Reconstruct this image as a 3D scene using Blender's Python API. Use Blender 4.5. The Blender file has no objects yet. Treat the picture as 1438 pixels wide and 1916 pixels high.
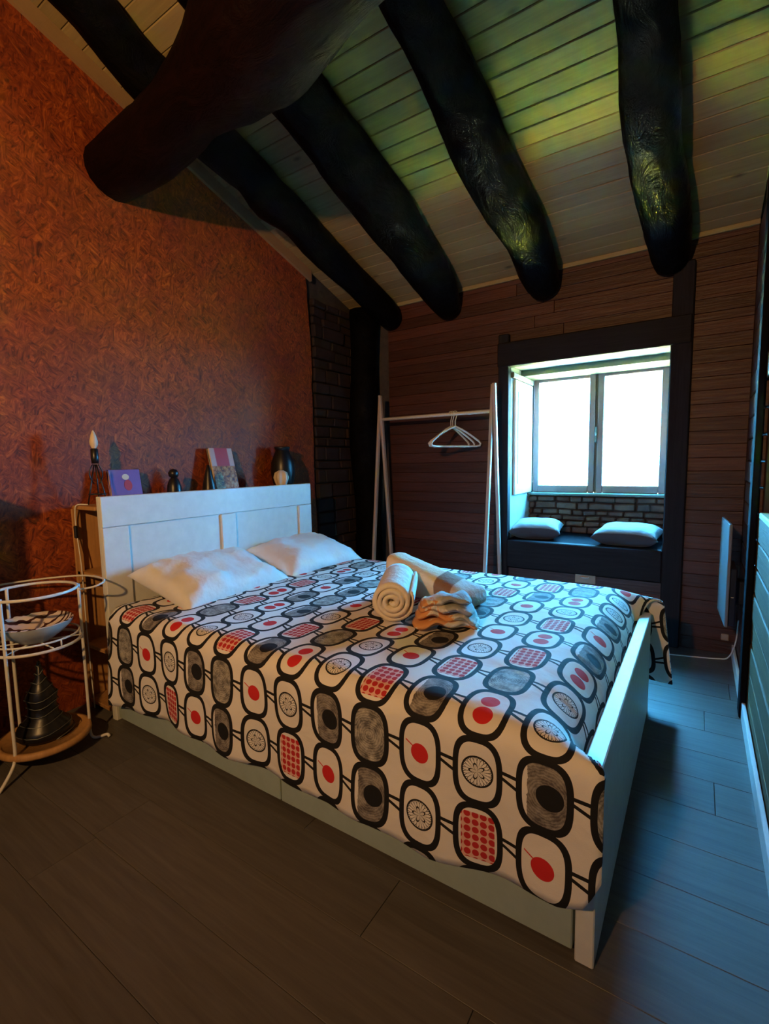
import bpy, bmesh, math, random
from mathutils import Vector, Matrix, noise as mn
R = random.Random(7)
SC = bpy.context.scene
COL = SC.collection
PI = math.pi

# ------------------------------------------------------------------ camera
F_PX = 895.0
cam_d = bpy.data.cameras.new('camera'); cam = bpy.data.objects.new('camera', cam_d); COL.objects.link(cam)
cam_d.sensor_fit = 'HORIZONTAL'; cam_d.sensor_width = 36.0; cam_d.lens = F_PX/1438*36
cam_d.clip_start = 0.02; cam_d.clip_end = 200
cam.matrix_world = Matrix.Translation((2.2173, -1.0776, 1.1699)) @ Matrix.Rotation(0.58154, 4, 'Z') @ Matrix.Rotation(1.46966, 4, 'X') @ Matrix.Rotation(-0.01797, 4, 'Z')
SC.camera = cam
# ------------------------------------------------------------------ light
SKY = (0.085, 0.50, 1.05); SKY_POWER = 140.0
w = bpy.data.worlds.new('sky'); SC.world = w; w.use_nodes = True
wn = w.node_tree.nodes; bg = wn['Background']
bg.inputs[0].default_value = (*SKY, 1); bg.inputs[1].default_value = SKY_POWER
sun_d = bpy.data.lights.new('sun', 'SUN'); sun_d.energy = 13000; sun_d.angle = 0.01; sun_d.color = (1.0, 0.95, 0.6)
sun = bpy.data.objects.new('sun', sun_d); COL.objects.link(sun)
_d = Vector((0.06, 0.508, -0.861)).normalized(); sun.rotation_euler = _d.to_track_quat('-Z', 'Y').to_euler()
def portal(loc, direc, sx, sy):
    d = bpy.data.lights.new('window_portal', 'AREA'); d.shape = 'RECTANGLE'; d.size = sx; d.size_y = sy
    d.energy = 1; d.cycles.is_portal = True
    o = bpy.data.objects.new('window_portal', d); COL.objects.link(o); o.location = loc
    o.rotation_euler = Vector(direc).to_track_quat('-Z', 'Y').to_euler()
portal((1.55, 2.99, 1.37), (0, -1, 0), 1.06, 1.06)
portal((2.66, 1.12, 1.19), (-1, 0, 0), 0.8, 0.6)
# warm wall lamp behind the photographer
LAMP = Vector((1.65, -2.2, 1.95))
lamp_d = bpy.data.lights.new('lamp_light', 'AREA'); lamp_d.shape = 'DISK'; lamp_d.size = 0.09; lamp_d.energy = 66
lamp_d.color = (1.0, 0.53, 0.18)
lamp = bpy.data.objects.new('lamp_light', lamp_d); COL.objects.link(lamp); lamp.location = LAMP
lamp.rotation_euler = Vector((-0.6, 1.0, 0.4)).to_track_quat('-Z', 'Y').to_euler()
SC.view_settings.view_transform = 'Standard'; SC.view_settings.look = 'None'
SC.view_settings.gamma = 1; SC.view_settings.use_curve_mapping = False
SC.view_settings.exposure = 0.0
SC.cycles.use_denoising = True
SC.cycles.max_bounces = 8; SC.cycles.diffuse_bounces = 5; SC.cycles.transparent_max_bounces = 8
SC.cycles.caustics_reflective = False; SC.cycles.caustics_refractive = False
SC.cycles.sample_clamp_indirect = 140

# ------------------------------------------------------------------ node helpers
class G:
    """tiny expression helper for node trees"""
    def __init__(s, name, rough=0.6):
        s.m = bpy.data.materials.new(name); s.m.use_nodes = True
        s.t = s.m.node_tree; s.b = s.t.nodes['Principled BSDF']; s.b.inputs['Roughness'].default_value = rough
        s.out = s.t.nodes['Material Output']
    def n(s, typ, **kw):
        nd = s.t.nodes.new(typ)
        for k, v in kw.items(): setattr(nd, k, v)
        return nd
    def put(s, sock, v):
        if isinstance(v, bpy.types.NodeSocket): s.t.links.new(v, sock)
        elif isinstance(v, (tuple, list)) and len(v) == 3 and sock.type == 'RGBA': sock.default_value = (*v, 1)
        else: sock.default_value = v
    def mth(s, op, a, b=0.0, c=None):
        nd = s.n('ShaderNodeMath', operation=op); s.put(nd.inputs[0], a); s.put(nd.inputs[1], b)
        if c is not None: s.put(nd.inputs[2], c)
        return nd.outputs[0]
    def coord(s, kind='Object'): return s.n('ShaderNodeTexCoord').outputs[kind]
    def mapping(s, vec, scale=(1, 1, 1), rot=(0, 0, 0), loc=(0, 0, 0)):
        nd = s.n('ShaderNodeMapping'); s.put(nd.inputs[0], vec)
        nd.inputs['Location'].default_value = loc; nd.inputs['Rotation'].default_value = rot; nd.inputs['Scale'].default_value = scale
        return nd.outputs[0]
    def noise(s, vec, scale, detail=4, rough=0.6, dist=0.0):
        nd = s.n('ShaderNodeTexNoise'); s.put(nd.inputs['Vector'], vec); nd.inputs['Scale'].default_value = scale
        nd.inputs['Detail'].default_value = detail; nd.inputs['Roughness'].default_value = rough; nd.inputs['Distortion'].default_value = dist
        return nd.outputs[0]
    def ramp(s, f, stops, interp='LINEAR'):
        nd = s.n('ShaderNodeValToRGB'); cr = nd.color_ramp; cr.interpolation = interp
        while len(cr.elements) < len(stops): cr.elements.new(1.0)
        for e, (p, c) in zip(cr.elements, stops): e.position = p
        for e, (p, c) in zip(cr.elements, stops): e.position = p; e.color = (*c, 1) if len(c) == 3 else c
        s.put(nd.inputs[0], f); return nd.outputs[0]
    def mix(s, f, a, b):
        nd = s.n('ShaderNodeMix', data_type='RGBA'); s.put(nd.inputs[0], f); s.put(nd.inputs[6], a); s.put(nd.inputs[7], b); return nd.outputs[2]
    def bump(s, h, strength=0.4, dist=0.01):
        nd = s.n('ShaderNodeBump'); nd.inputs['Strength'].default_value = strength; nd.inputs['Distance'].default_value = dist
        s.put(nd.inputs['Height'], h); s.t.links.new(nd.outputs[0], s.b.inputs['Normal'])
    def col(s, c): s.put(s.b.inputs['Base Color'], c); return s.m

def plain(name, c, rough=0.6, var=0.12, scale=14, bump=0.15, metallic=0.0, spec=None):
    g = G(name, rough); v = g.noise(g.coord(), scale)
    a = tuple(x*(1-var) for x in c); b = tuple(min(1, x*(1+var)) for x in c)
    g.col(g.ramp(v, [(0.3, a), (0.7, b)])); g.bump(v, bump, 0.004)
    g.b.inputs['Metallic'].default_value = metallic
    if spec is not None: g.b.inputs['Specular IOR Level'].default_value = spec
    return g.m
def wood(name, c1, c2, rough=0.55, axis=0, scale=6, bump=0.25, knots=False, bd=0.004, spec=0.3, vary=0.12):
    g = G(name, rough); co = g.coord()
    rnd = g.n('ShaderNodeObjectInfo').outputs['Random']
    off = g.n('ShaderNodeVectorMath', operation='ADD'); g.put(off.inputs[0], co)
    cmb = g.n('ShaderNodeCombineXYZ')
    for i in range(3): g.put(cmb.inputs[i], g.mth('MULTIPLY', rnd, 7.0+5*i))
    g.t.links.new(cmb.outputs[0], off.inputs[1]); co = off.outputs[0]
    sc = [scale*3]*3; sc[axis] = scale*0.18
    v = g.noise(g.mapping(co, tuple(sc)), 3, 6, 0.65, 0.6)
    c = g.ramp(v, [(0.25, c1), (0.7, c2)])
    if knots:
        k = g.n('ShaderNodeTexVoronoi'); s3 = [5.0]*3; s3[axis] = 2.2
        g.put(k.inputs['Vector'], g.mapping(co, tuple(s3))); k.inputs['Scale'].default_value = 1.0
        kk = g.ramp(k.outputs['Distance'], [(0.03, (1, 1, 1)), (0.09, (0, 0, 0))])
        c = g.mix(g.mth('MULTIPLY', kk, 0.75), c, tuple(x*0.25 for x in c1))
    hv = g.n('ShaderNodeHueSaturation'); g.put(hv.inputs['Color'], c); g.put(hv.inputs['Value'], g.mth('MULTIPLY_ADD', rnd, 2*vary, 1-vary))
    g.col(hv.outputs[0]); g.bump(v, bump, bd); g.b.inputs['Specular IOR Level'].default_value = spec
    return g.m

M = {}
M['white_paint'] = plain('white_paint', (0.70, 0.72, 0.70), 0.42, 0.05, 20, 0.03)
M['drawer_paint'] = plain('drawer_paint', (0.36, 0.45, 0.40), 0.5, 0.05, 20, 0.03)
M['white_metal'] = plain('white_metal', (0.72, 0.70, 0.66), 0.35, 0.06, 30, 0.02)
M['pine_board'] = wood('pine_board', (0.24, 0.185, 0.09), (0.33, 0.26, 0.125), 0.5, 0, 5, 0.12, True)
M['pine_smooth'] = plain('pine_smooth', (0.30, 0.20, 0.11), 0.55, 0.1, 5, 0.05)
M['pine'] = wood('pine', (0.36, 0.19, 0.07), (0.52, 0.28, 0.11), 0.55, 2, 6, 0.1)
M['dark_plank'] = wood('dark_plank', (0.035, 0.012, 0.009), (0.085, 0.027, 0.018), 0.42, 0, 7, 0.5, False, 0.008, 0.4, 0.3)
M['seat_dark'] = plain('seat_dark', (0.005, 0.005, 0.007), 0.8, 0.2, spec=0.05)
M['dark_trim'] = wood('dark_trim', (0.009, 0.009, 0.011), (0.022, 0.019, 0.021), 0.7, 2, 6, 0.4, spec=0.12)
M['dark_trim_h'] = wood('dark_trim_h', (0.007, 0.007, 0.009), (0.017, 0.015, 0.017), 0.65, 0, 6, 0.4, spec=0.15)
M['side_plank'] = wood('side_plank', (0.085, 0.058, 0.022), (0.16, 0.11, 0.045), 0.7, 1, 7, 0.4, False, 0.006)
M['floor_plank'] = wood('floor_plank', (0.075, 0.068, 0.062), (0.125, 0.115, 0.105), 0.48, 0, 6, 0.08, False, 0.002, 0.4, 0.1)
M['subfloor'] = plain('subfloor', (0.03, 0.025, 0.02), 0.8)
M['plaster'] = plain('plaster', (0.30, 0.31, 0.30), 0.8, 0.08, 8, 0.25)
M['soffit_paint'] = plain('soffit_paint', (0.40, 0.42, 0.40), 0.8, 0.08, 8, 0.2)
M['mortar'] = plain('mortar', (0.05, 0.04, 0.033), 0.9, 0.3, 20, 0.5)
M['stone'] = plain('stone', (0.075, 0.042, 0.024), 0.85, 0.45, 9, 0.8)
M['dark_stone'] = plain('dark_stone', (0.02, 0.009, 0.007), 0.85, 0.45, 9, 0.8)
M['outer_render'] = plain('outer_render', (0.4, 0.38, 0.34), 0.9)
M['grass'] = plain('grass', (0.005, 0.009, 0.003), 0.9, 0.3, 3)
M['bounce_strip'] = plain('bounce_strip', (0.84, 0.78, 0.05), 0.9, 0.1, 3)
M['dark_ground'] = plain('dark_ground', (0.03, 0.03, 0.03), 0.9, 0.2, 3)
M['leaf'] = plain('leaf', (0.02, 0.07, 0.004), 0.5, 0.3, 6)
M['black'] = plain('black_ceramic', (0.008, 0.008, 0.009), 0.35, 0.2)
M['black_wire'] = plain('black_wire', (0.012, 0.008, 0.007), 0.4, 0.2)
M['grey_panel'] = plain('grey_panel', (0.17, 0.18, 0.185), 0.4, 0.05)
M['navy'] = plain('navy_casing', (0.012, 0.02, 0.06), 0.35, 0.1)
M['grey_sash'] = plain('sash_paint', (0.17, 0.125, 0.115), 0.5, 0.04, 20, 0.05)
M['green_frame'] = plain('frame_paint', (0.07, 0.10, 0.08), 0.5, 0.1)
M['tan'] = plain('tan_plastic', (0.35, 0.27, 0.20), 0.5)
M['white_plastic'] = plain('white_plastic', (0.75, 0.75, 0.73), 0.3, 0.03)
M['purple'] = plain('purple_cover', (0.20, 0.09, 0.32), 0.5, 0.08)
M['red'] = plain('red_print', (0.45, 0.03, 0.05), 0.5, 0.05)
M['cream'] = plain('cream', (0.7, 0.6, 0.45), 0.5, 0.05)
M['pages'] = plain('paper_pages', (0.6, 0.55, 0.45), 0.8, 0.1, 60)
M['brass'] = plain('brass', (0.5, 0.3, 0.1), 0.35, 0.1, metallic=0.8)
M['silver_wire'] = plain('silver_wire', (0.16, 0.17, 0.16), 0.45, 0.1, metallic=0.7)
M['rack_wood'] = plain('rack_wood', (0.45, 0.36, 0.31), 0.45, 0.06)
def fabric(name, c, var=0.08, wr=0.5):
    g = G(name, 0.85); co = g.coord(); v = g.noise(co, 9, 3); f = g.noise(co, 220, 2)
    a = tuple(x*(1-var) for x in c)
    g.col(g.ramp(v, [(0.3, a), (0.7, c)])); h = g.mth('ADD', g.mth('MULTIPLY', v, 2.0), g.mth('MULTIPLY', f, 0.12))
    g.bump(h, wr, 0.012); g.b.inputs['Sheen Weight'].default_value = 0.15
    return g.m
M['pillow'] = fabric('pillow_cotton', (0.80, 0.80, 0.78))
M['cushion'] = fabric('cushion_cotton', (0.20, 0.20, 0.20))
M['cushion_shaded'] = fabric('cushion_shaded', (0.045, 0.045, 0.055))
M['towel'] = fabric('towel_cotton', (0.78, 0.72, 0.62), 0.06, 0.8)
M['mattress'] = fabric('mattress_cotton', (0.6, 0.6, 0.56))
# glass
g = G('window_glass'); g.t.nodes.remove(g.b)
tr = g.n('ShaderNodeBsdfTransparent'); tr.inputs[0].default_value = (0.96, 0.98, 0.97, 1); gl = g.n('ShaderNodeBsdfGlossy'); gl.inputs['Roughness'].default_value = 0.03
mx = g.n('ShaderNodeMixShader'); mx.inputs[0].default_value = 0.06
g.t.links.new(tr.outputs[0], mx.inputs[1]); g.t.links.new(gl.outputs[0], mx.inputs[2]); g.t.links.new(mx.outputs[0], g.out.inputs[0]); M['glass'] = g.m
# log beams
g = G('charred_log', 0.5); co = g.coord()
v = g.noise(g.mapping(co, (3, 1.2, 3)), 4, 6, 0.7, 1.0); v2 = g.noise(co, 5, 3)
g.col(g.ramp(v, [(0.42, (0.0008, 0.0007, 0.001)), (0.8, (0.005, 0.0035, 0.0032))])); g.bump(v, 0.8, 0.02)
g.b.inputs['Specular IOR Level'].default_value = 0.06
g.put(g.b.inputs['Roughness'], g.ramp(v2, [(0.35, (0.42,)*3), (0.6, (0.75,)*3)])); M['log'] = g.m
g = G('brown_log', 0.6); co = g.coord()
v = g.noise(g.mapping(co, (1.0, 4, 4)), 4, 6, 0.7, 1.0)
g.col(g.ramp(v, [(0.35, (0.0025, 0.0008, 0.0008)), (0.75, (0.0085, 0.0022, 0.002))])); g.bump(v, 0.8, 0.02); g.b.inputs['Specular IOR Level'].default_value = 0.08; M['brown_log'] = g.m
# strand board
g = G('strand_board', 0.62); co = g.coord()
def strands(rot, sc, seed):
    return g.noise(g.mapping(g.mapping(co, (1, 1, 1), (rot, 0, 0)), sc, (0, 0, 0), (seed, seed, seed)), 1.0, 3, 0.65, 1.2)
s1 = strands(0.6, (8, 14, 62), 1); s2 = strands(-0.9, (8, 16, 56), 5); s3 = strands(1.7, (8, 13, 60), 9)
pick = g.noise(co, 17, 2); big = g.noise(co, 2.3, 4, 0.6)
st = g.mix(g.ramp(pick, [(0.46, (0,)*3), (0.5, (1,)*3)]), s1, g.mix(g.ramp(g.noise(co, 19, 1), [(0.48, (0,)*3), (0.52, (1,)*3)]), s2, s3))
c = g.ramp(st, [(0.30, (0.05, 0.005, 0.002)), (0.45, (0.195, 0.032, 0.006)), (0.57, (0.31, 0.060, 0.010)), (0.72, (0.52, 0.13, 0.020))])
c = g.mix(g.ramp(big, [(0.35, (0.45,)*3), (0.6, (0,)*3)]), c, (0.13, 0.020, 0.006))
fleck = g.ramp(g.noise(g.mapping(co, (1, 1, 1)), 24, 3, 0.6), [(0.64, (0,)*3), (0.74, (1,)*3)])
c = g.mix(g.mth('MULTIPLY', fleck, 0.7), c, (0.05, 0.015, 0.008))
g.col(c); g.bump(st, 0.35, 0.006); M['osb'] = g.m

# printed duvet cotton, UV in metres
g = G('printed_cotton', 0.85)
uv = g.n('ShaderNodeUVMap'); uv.uv_map = 'UVMap'; sep = g.n('ShaderNodeSeparateXYZ'); g.t.links.new(uv.outputs[0], sep.inputs[0])
u_, s_ = sep.outputs[0], sep.outputs[1]
m_ = g.mth
PX, PY, U0, S0 = 0.157, 0.172, 1.955, 0.253
nn = m_('FLOOR', m_('ADD', m_('DIVIDE', m_('SUBTRACT', U0, u_), PX), 0.5))
X = m_('SUBTRACT', u_, m_('SUBTRACT', U0, m_('MULTIPLY', nn, PX)))
rr_ = m_('FLOOR', m_('ADD', m_('DIVIDE', m_('SUBTRACT', s_, S0), PY), 0.5))
Y = m_('SUBTRACT', s_, m_('ADD', S0, m_('MULTIPLY', rr_, PY)))
k = m_('ADD', m_('FLOORED_MODULO', nn, 4.0), m_('MULTIPLY', m_('FLOORED_MODULO', rr_, 6.0), 4.0))
types = [0,1,2,3, 3,2,0,4, 2,5,3,1, 2,4,1,0, 5,1,2,3, 3,5,0,4]
tr_ = g.ramp(m_('DIVIDE', m_('ADD', k, 0.5), 24.0), [(i/24.0, (t/8.0,)*3) for i, t in enumerate(types)], 'CONSTANT')
ty = m_('MULTIPLY', tr_, 8.0)
def lt(a, b): return m_('LESS_THAN', a, b)
def ab(a): return m_('ABSOLUTE', a)
def mul(*a):
    r = a[0]
    for x in a[1:]: r = m_('MULTIPLY', r, x)
    return r
def mxx(a, b): return m_('MAXIMUM', a, b)
def inv(a): return m_('SUBTRACT', 1.0, a)
def sup(a, b): return lt(m_('ADD', m_('POWER', m_('DIVIDE', ab(X), a), 3.0), m_('POWER', m_('DIVIDE', ab(Y), b), 3.0)), 1.0)
def circ(cx, cy, r): 
    dx = m_('SUBTRACT', X, cx); dy = m_('SUBTRACT', Y, cy)
    return lt(m_('SQRT', m_('ADD', mul(dx, dx), mul(dy, dy))), r)
outer = sup(0.0625, 0.0885); inner = sup(0.0480, 0.0735)
Xg = m_('SUBTRACT', X, m_('MULTIPLY', m_('SIGN', X), PX/2))
con = mxx(lt(ab(m_('SUBTRACT', Y, m_('MULTIPLY_ADD', Xg, -0.10, 0.016))), 0.0046), lt(ab(m_('SUBTRACT', Y, m_('MULTIPLY_ADD', Xg, -0.45, -0.004))), 0.0046))
con = mul(con, lt(ab(Xg), 0.03))
blk = mul(inv(inner), mxx(outer, con))
def is_t(n): return lt(ab(m_('SUBTRACT', ty, float(n))), 0.4)
white = (0.80, 0.77, 0.73); red = (0.62, 0.018, 0.02); black = (0.004, 0.004, 0.005)
rad = m_('SQRT', m_('ADD', mul(X, X), mul(Y, Y))); th = m_('ARCTAN2', Y, X)
nz = g.noise(uv.outputs[0], 60, 4)
col = white
# grey fill types 3 and 4
swirl = m_('SINE', m_('ADD', mul(rad, 900.0), m_('MULTIPLY', nz, 14.0)))
greyc = g.mix(m_('ADD', m_('MULTIPLY', swirl, 0.16), m_('MULTIPLY_ADD', g.noise(uv.outputs[0], 32, 4, 0.65), 2.4, -0.85)), (0.10, 0.095, 0.09), (0.62, 0.59, 0.52))
col = g.mix(mul(is_t(4), inner), col, greyc)
col = g.mix(mul(is_t(3), inner, lt(-0.030, m_('ADD', X, m_('MULTIPLY', nz, 0.012)))), col, g.mix(0.35, greyc, (0.08, 0.05, 0.05)))
col = g.mix(mul(is_t(3), circ(0.013, 0.0, 0.030)), col, black)
# leaf
leafm = mxx(circ(0.0, -0.004, 0.026), mul(lt(ab(m_('SUBTRACT', Y, m_('MULTIPLY_ADD', X, -0.6, -0.002))), 0.002), lt(-0.042, X), lt(X, 0.0)))
col = g.mix(mul(is_t(0), leafm), col, red)
col = g.mix(mul(is_t(5), mxx(circ(0.0, 0.027, 0.024), circ(0.0, -0.027, 0.025))), col, red)
# dots
fx = m_('SUBTRACT', m_('FRACT', m_('DIVIDE', m_('ADD', X, 1.0), 0.0205)), 0.5); fy = m_('SUBTRACT', m_('FRACT', m_('DIVIDE', m_('ADD', Y, 1.0), 0.0205)), 0.5)
dots = lt(m_('SQRT', m_('ADD', mul(fx, fx), mul(fy, fy))), 0.42)
dreg = mul(is_t(1), lt(ab(X), 0.042), lt(ab(Y), 0.062), inner)
col = g.mix(dreg, col, (0.78, 0.45, 0.38)); col = g.mix(mul(dreg, dots), col, (0.5, 0.02, 0.025))
# rosette
a1 = lt(ab(m_('SUBTRACT', rad, mul(ab(m_('SINE', mul(th, 5.5))), 0.038))), 0.0024); a2 = lt(ab(m_('SUBTRACT', rad, mul(ab(m_('COSINE', mul(th, 5.5))), 0.038))), 0.0024)
a3 = lt(ab(m_('SUBTRACT', rad, 0.038)), 0.0022); a4 = lt(ab(m_('SUBTRACT', rad, mul(ab(m_('SINE', mul(th, 2.5))), 0.020))), 0.0022)
col = g.mix(mul(is_t(2), mxx(mxx(a1, a2), mxx(a3, a4))), col, black)
col = g.mix(blk, col, black)
g.col(col)
hn = g.noise(uv.outputs[0], 7, 3, 0.5, 0.4); fn = g.noise(uv.outputs[0], 300, 1)
g.bump(m_('ADD', m_('MULTIPLY', hn, 2.0), m_('MULTIPLY', fn, 0.05)), 0.5, 0.012)
M['duvet'] = g.m
# second towel with woven bands
g = G('banded_towel', 0.9); gx = g.n('ShaderNodeSeparateXYZ'); g.put(gx.inputs[0], g.coord('Generated'))
nz = g.noise(g.coord(), 30, 3)
c = g.ramp(m_('ADD', gx.outputs[0], 0.0) if False else gx.outputs[0], [(0.0, (0.80, 0.66, 0.46)), (0.60, (0.80, 0.66, 0.46)), (0.61, (0.26, 0.13, 0.07)), (0.78, (0.26, 0.13, 0.07)), (0.79, (0.58, 0.50, 0.44)), (1.0, (0.55, 0.50, 0.45))])
g.col(c); g.bump(g.mth('ADD', nz, g.noise(g.coord(), 9, 2)), 0.6, 0.01); M['banded'] = g.m
g = G('flowered_cloth', 0.9); co = g.coord(); v = g.noise(co, 11, 3, 0.6, 0.8); v2 = g.noise(co, 26, 3)
sg = g.n('ShaderNodeSeparateXYZ'); g.put(sg.inputs[0], g.coord('Generated'))
w_ = g.mth('ADD', g.mth('ADD', g.mth('MULTIPLY', sg.outputs[2], 0.45), g.mth('MULTIPLY', sg.outputs[0], 0.45)), g.mth('MULTIPLY', v, 0.9))
c = g.ramp(w_, [(0.0, (0.66, 0.34, 0.14)), (0.86, (0.62, 0.28, 0.11)), (0.89, (0.66, 0.64, 0.58)), (1.0, (0.34, 0.35, 0.33))])
g.col(g.mix(g.ramp(v2, [(0.6, (0,)*3), (0.64, (1,)*3)]), c, (0.72, 0.66, 0.55))); g.bump(v2, 0.6, 0.01); M['flowered'] = g.m
g = G('striped_glaze', 0.25); co = g.coord(); wv = g.n('ShaderNodeTexWave'); g.put(wv.inputs['Vector'], co); wv.inputs['Scale'].default_value = 9; wv.inputs['Distortion'].default_value = 9; wv.inputs['Detail'].default_value = 2; wv.inputs['Detail Scale'].default_value = 1.3
g.col(g.ramp(wv.outputs[1] if len(wv.outputs) > 1 else wv.outputs[0], [(0.30, (0.06, 0.02, 0.02)), (0.36, (0.70, 0.60, 0.56))])); M['bowl_in'] = g.m
M['bowl_out'] = plain('blue_glaze', (0.42, 0.46, 0.44), 0.2, 0.15, 8, 0.02)
g = G('cover_picture', 0.4); co = g.coord('Generated'); sp = g.n('ShaderNodeSeparateXYZ'); g.put(sp.inputs[0], co)
v = g.noise(g.coord(), 40, 4, 0.7)
top = g.ramp(sp.outputs[2], [(0.0, (0, 0, 0)), (0.60, (0, 0, 0)), (0.62, (1, 1, 1))])
c = g.mix(top, g.ramp(v, [(0.42, (0.05, 0.01, 0.005)), (0.52, (0.42, 0.13, 0.02)), (0.66, (0.50, 0.33, 0.14))]), g.ramp(g.mth('ABSOLUTE', g.mth('SUBTRACT', sp.outputs[1], 0.5)), [(0.26, (0.42, 0.035, 0.06)), (0.3, (0.55, 0.42, 0.42))]))
g.col(c); M['cover'] = g.m

# ------------------------------------------------------------------ mesh helpers
def finish(bm, name, mat, parent=None, smooth=False, mods=()):
    bmesh.ops.recalc_face_normals(bm, faces=bm.faces)
    me = bpy.data.meshes.new(name); bm.to_mesh(me); bm.free()
    if mat is not None:
        for mm in (mat if isinstance(mat, (list, tuple)) else [mat]): me.materials.append(mm)
    if smooth:
        for p in me.polygons: p.use_smooth = True
    o = bpy.data.objects.new(name, me); COL.objects.link(o)
    if parent is not None: o.parent = parent
    return o
def rebase(o, loc):
    """move origin of a top-level mesh to loc"""
    o.data.transform(Matrix.Translation(-Vector(loc))); o.location = loc; return o
def empty(name, loc, label=None, cat=None, group=None, rz=0):
    o = bpy.data.objects.new(name, None); COL.objects.link(o); o.location = loc; o.rotation_euler = (0, 0, rz); o.empty_display_size = 0.05
    if label: o['label'] = label
    if cat: o['category'] = cat
    if group: o['group'] = group
    return o
def tag(o, label, cat, group=None):
    o['label'] = label; o['category'] = cat
    if group: o['group'] = group
    return o
def struct(o): o['kind'] = 'structure'; return o
def box(bm, a, b, bev=0.0, mi=0):
    vs = [bm.verts.new((x, y, z)) for x in (a[0], b[0]) for y in (a[1], b[1]) for z in (a[2], b[2])]
    fs = [(0,1,3,2), (4,6,7,5), (0,4,5,1), (2,3,7,6), (0,2,6,4), (1,5,7,3)]
    faces = [bm.faces.new([vs[i] for i in f]) for f in fs]
    for f in faces: f.material_index = mi
    if bev > 0:
        es = list({e for f in faces for e in f.edges})
        bmesh.ops.bevel(bm, geom=es, offset=bev, segments=1, profile=0.5, affect='EDGES')
    return vs
def bx(name, a, b, mat, parent=None, bev=0.003):
    bm = bmesh.new(); box(bm, a, b, bev); return finish(bm, name, mat, parent)
def tube(bm, pts, rad, seg=8, closed=False, cap=True):
    pts = [Vector(p) for p in pts]; n = len(pts)
    rads = rad if isinstance(rad, (list, tuple)) else [rad]*n
    rings = []; prev = None
    for i, p in enumerate(pts):
        if closed: t = (pts[(i+1) % n]-pts[i-1]).normalized()
        else: t = (pts[min(i+1, n-1)]-pts[max(i-1, 0)]).normalized()
        if prev is None:
            up = Vector((0, 0, 1)) if abs(t.z) < 0.9 else Vector((1, 0, 0)); nn_ = t.cross(up).normalized()
        else:
            nn_ = (prev - t*prev.dot(t)).normalized()
        prev = nn_; b = t.cross(nn_)
        rings.append([bm.verts.new(p + (nn_*math.cos(2*PI*j/seg)+b*math.sin(2*PI*j/seg))*rads[i]) for j in range(seg)])
    m = n if closed else n-1
    for i in range(m):
        A, B = rings[i], rings[(i+1) % n]
        for j in range(seg): bm.faces.new((A[j], A[(j+1) % seg], B[(j+1) % seg], B[j]))
    if cap and not closed:
        bm.faces.new(rings[0][::-1]); bm.faces.new(rings[-1])
    return rings
def lathe(bm, prof, c=(0, 0, 0), seg=24):
    rings = []
    for r, z in prof:
        if r < 1e-5: rings.append([bm.verts.new((c[0], c[1], c[2]+z))])
        else: rings.append([bm.verts.new((c[0]+r*math.cos(2*PI*j/seg), c[1]+r*math.sin(2*PI*j/seg), c[2]+z)) for j in range(seg)])
    for A, B in zip(rings[:-1], rings[1:]):
        if len(A) == 1 and len(B) == 1: continue
        for j in range(seg):
            k2 = (j+1) % seg
            if len(A) == 1: bm.faces.new((A[0], B[j], B[k2]))
            elif len(B) == 1: bm.faces.new((A[j], A[k2], B[0]))
            else: bm.faces.new((A[j], A[k2], B[k2], B[j]))
def T(name, pts, rad, mat, parent=None, seg=8, closed=False):
    bm = bmesh.new(); tube(bm, pts, rad, seg, closed); return finish(bm, name, mat, parent, True)
def LA(name, prof, c, mat, parent=None, seg=24):
    bm = bmesh.new(); lathe(bm, prof, c, seg); return finish(bm, name, mat, parent, True)
def spline(pts, n):
    """catmull-rom through points (any dimension)"""
    out = []; P_ = [tuple(p) for p in pts]; P_ = [tuple(2*a-b for a, b in zip(P_[0], P_[1]))]+P_+[tuple(2*a-b for a, b in zip(P_[-1], P_[-2]))]
    m = len(P_)-3
    for i in range(n):
        t = i/(n-1)*m; s = min(int(t), m-1); t -= s
        out.append(tuple(0.5*((2*b)+(c-a)*t+(2*a-5*b+4*c-d)*t*t+(-a+3*b-3*c+d)*t**3) for a, b, c, d in zip(*P_[s:s+4])))
    return out

# ------------------------------------------------------------------ room
XL, XR, YW, YB, ZE, SL = -0.30, 2.44, 2.34, -2.5, 2.44, 0.32
def zr(y): return ZE + SL*(YW-y)
# floor
fl = struct(bx('floor', (XL-0.2, YB, -0.15), (XR+0.1, YW+0.02, -0.02), M['subfloor'], bev=0))
row = 0; y = YB
PW = 0.19
plank_mesh = {}
while y < YW-0.01:
    y2 = min(y+PW, YW); x = XL - 0.2 - R.random()*0.9; row += 1
    while x < XR:
        x2 = x+1.22; a, b = max(x, XL-0.2), min(x2, XR+0.02)
        if b-a > 0.02: bx('floor_plank', (a+0.001, y+0.0005, -0.02), (b-0.0005, y2-0.0005, 0.0), M['floor_plank'], fl, 0.001)
        x = x2
    y = y2
# ceiling boards on the roof slope
def roofbox(name, x0, x1, ya, yb, t0, t1, mat, parent, bev=0.002):
    bm = bmesh.new()
    vs = box(bm, (x0, ya, 0), (x1, yb, 1), 0)
    for v in vs: v.co.z = zr(v.co.y) + (t0 if v.co.z < 0.5 else t1)
    if bev: bmesh.ops.bevel(bm, geom=list(bm.edges), offset=bev, segments=1, affect='EDGES')
    return finish(bm, name, mat, parent)
ce = struct(roofbox('ceiling', XL-0.2, XR+0.25, YB-0.3, YW+0.75, 0.022, 0.2, M['subfloor'], None, 0))
y = YW; BWD = 0.0885
while y > YB:
    roofbox('ceiling_board', XL, XR, max(y-BWD+0.0015, YB), y-0.0015, 0.0, 0.022, M['pine_board'], ce, 0.003); y -= BWD
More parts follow.
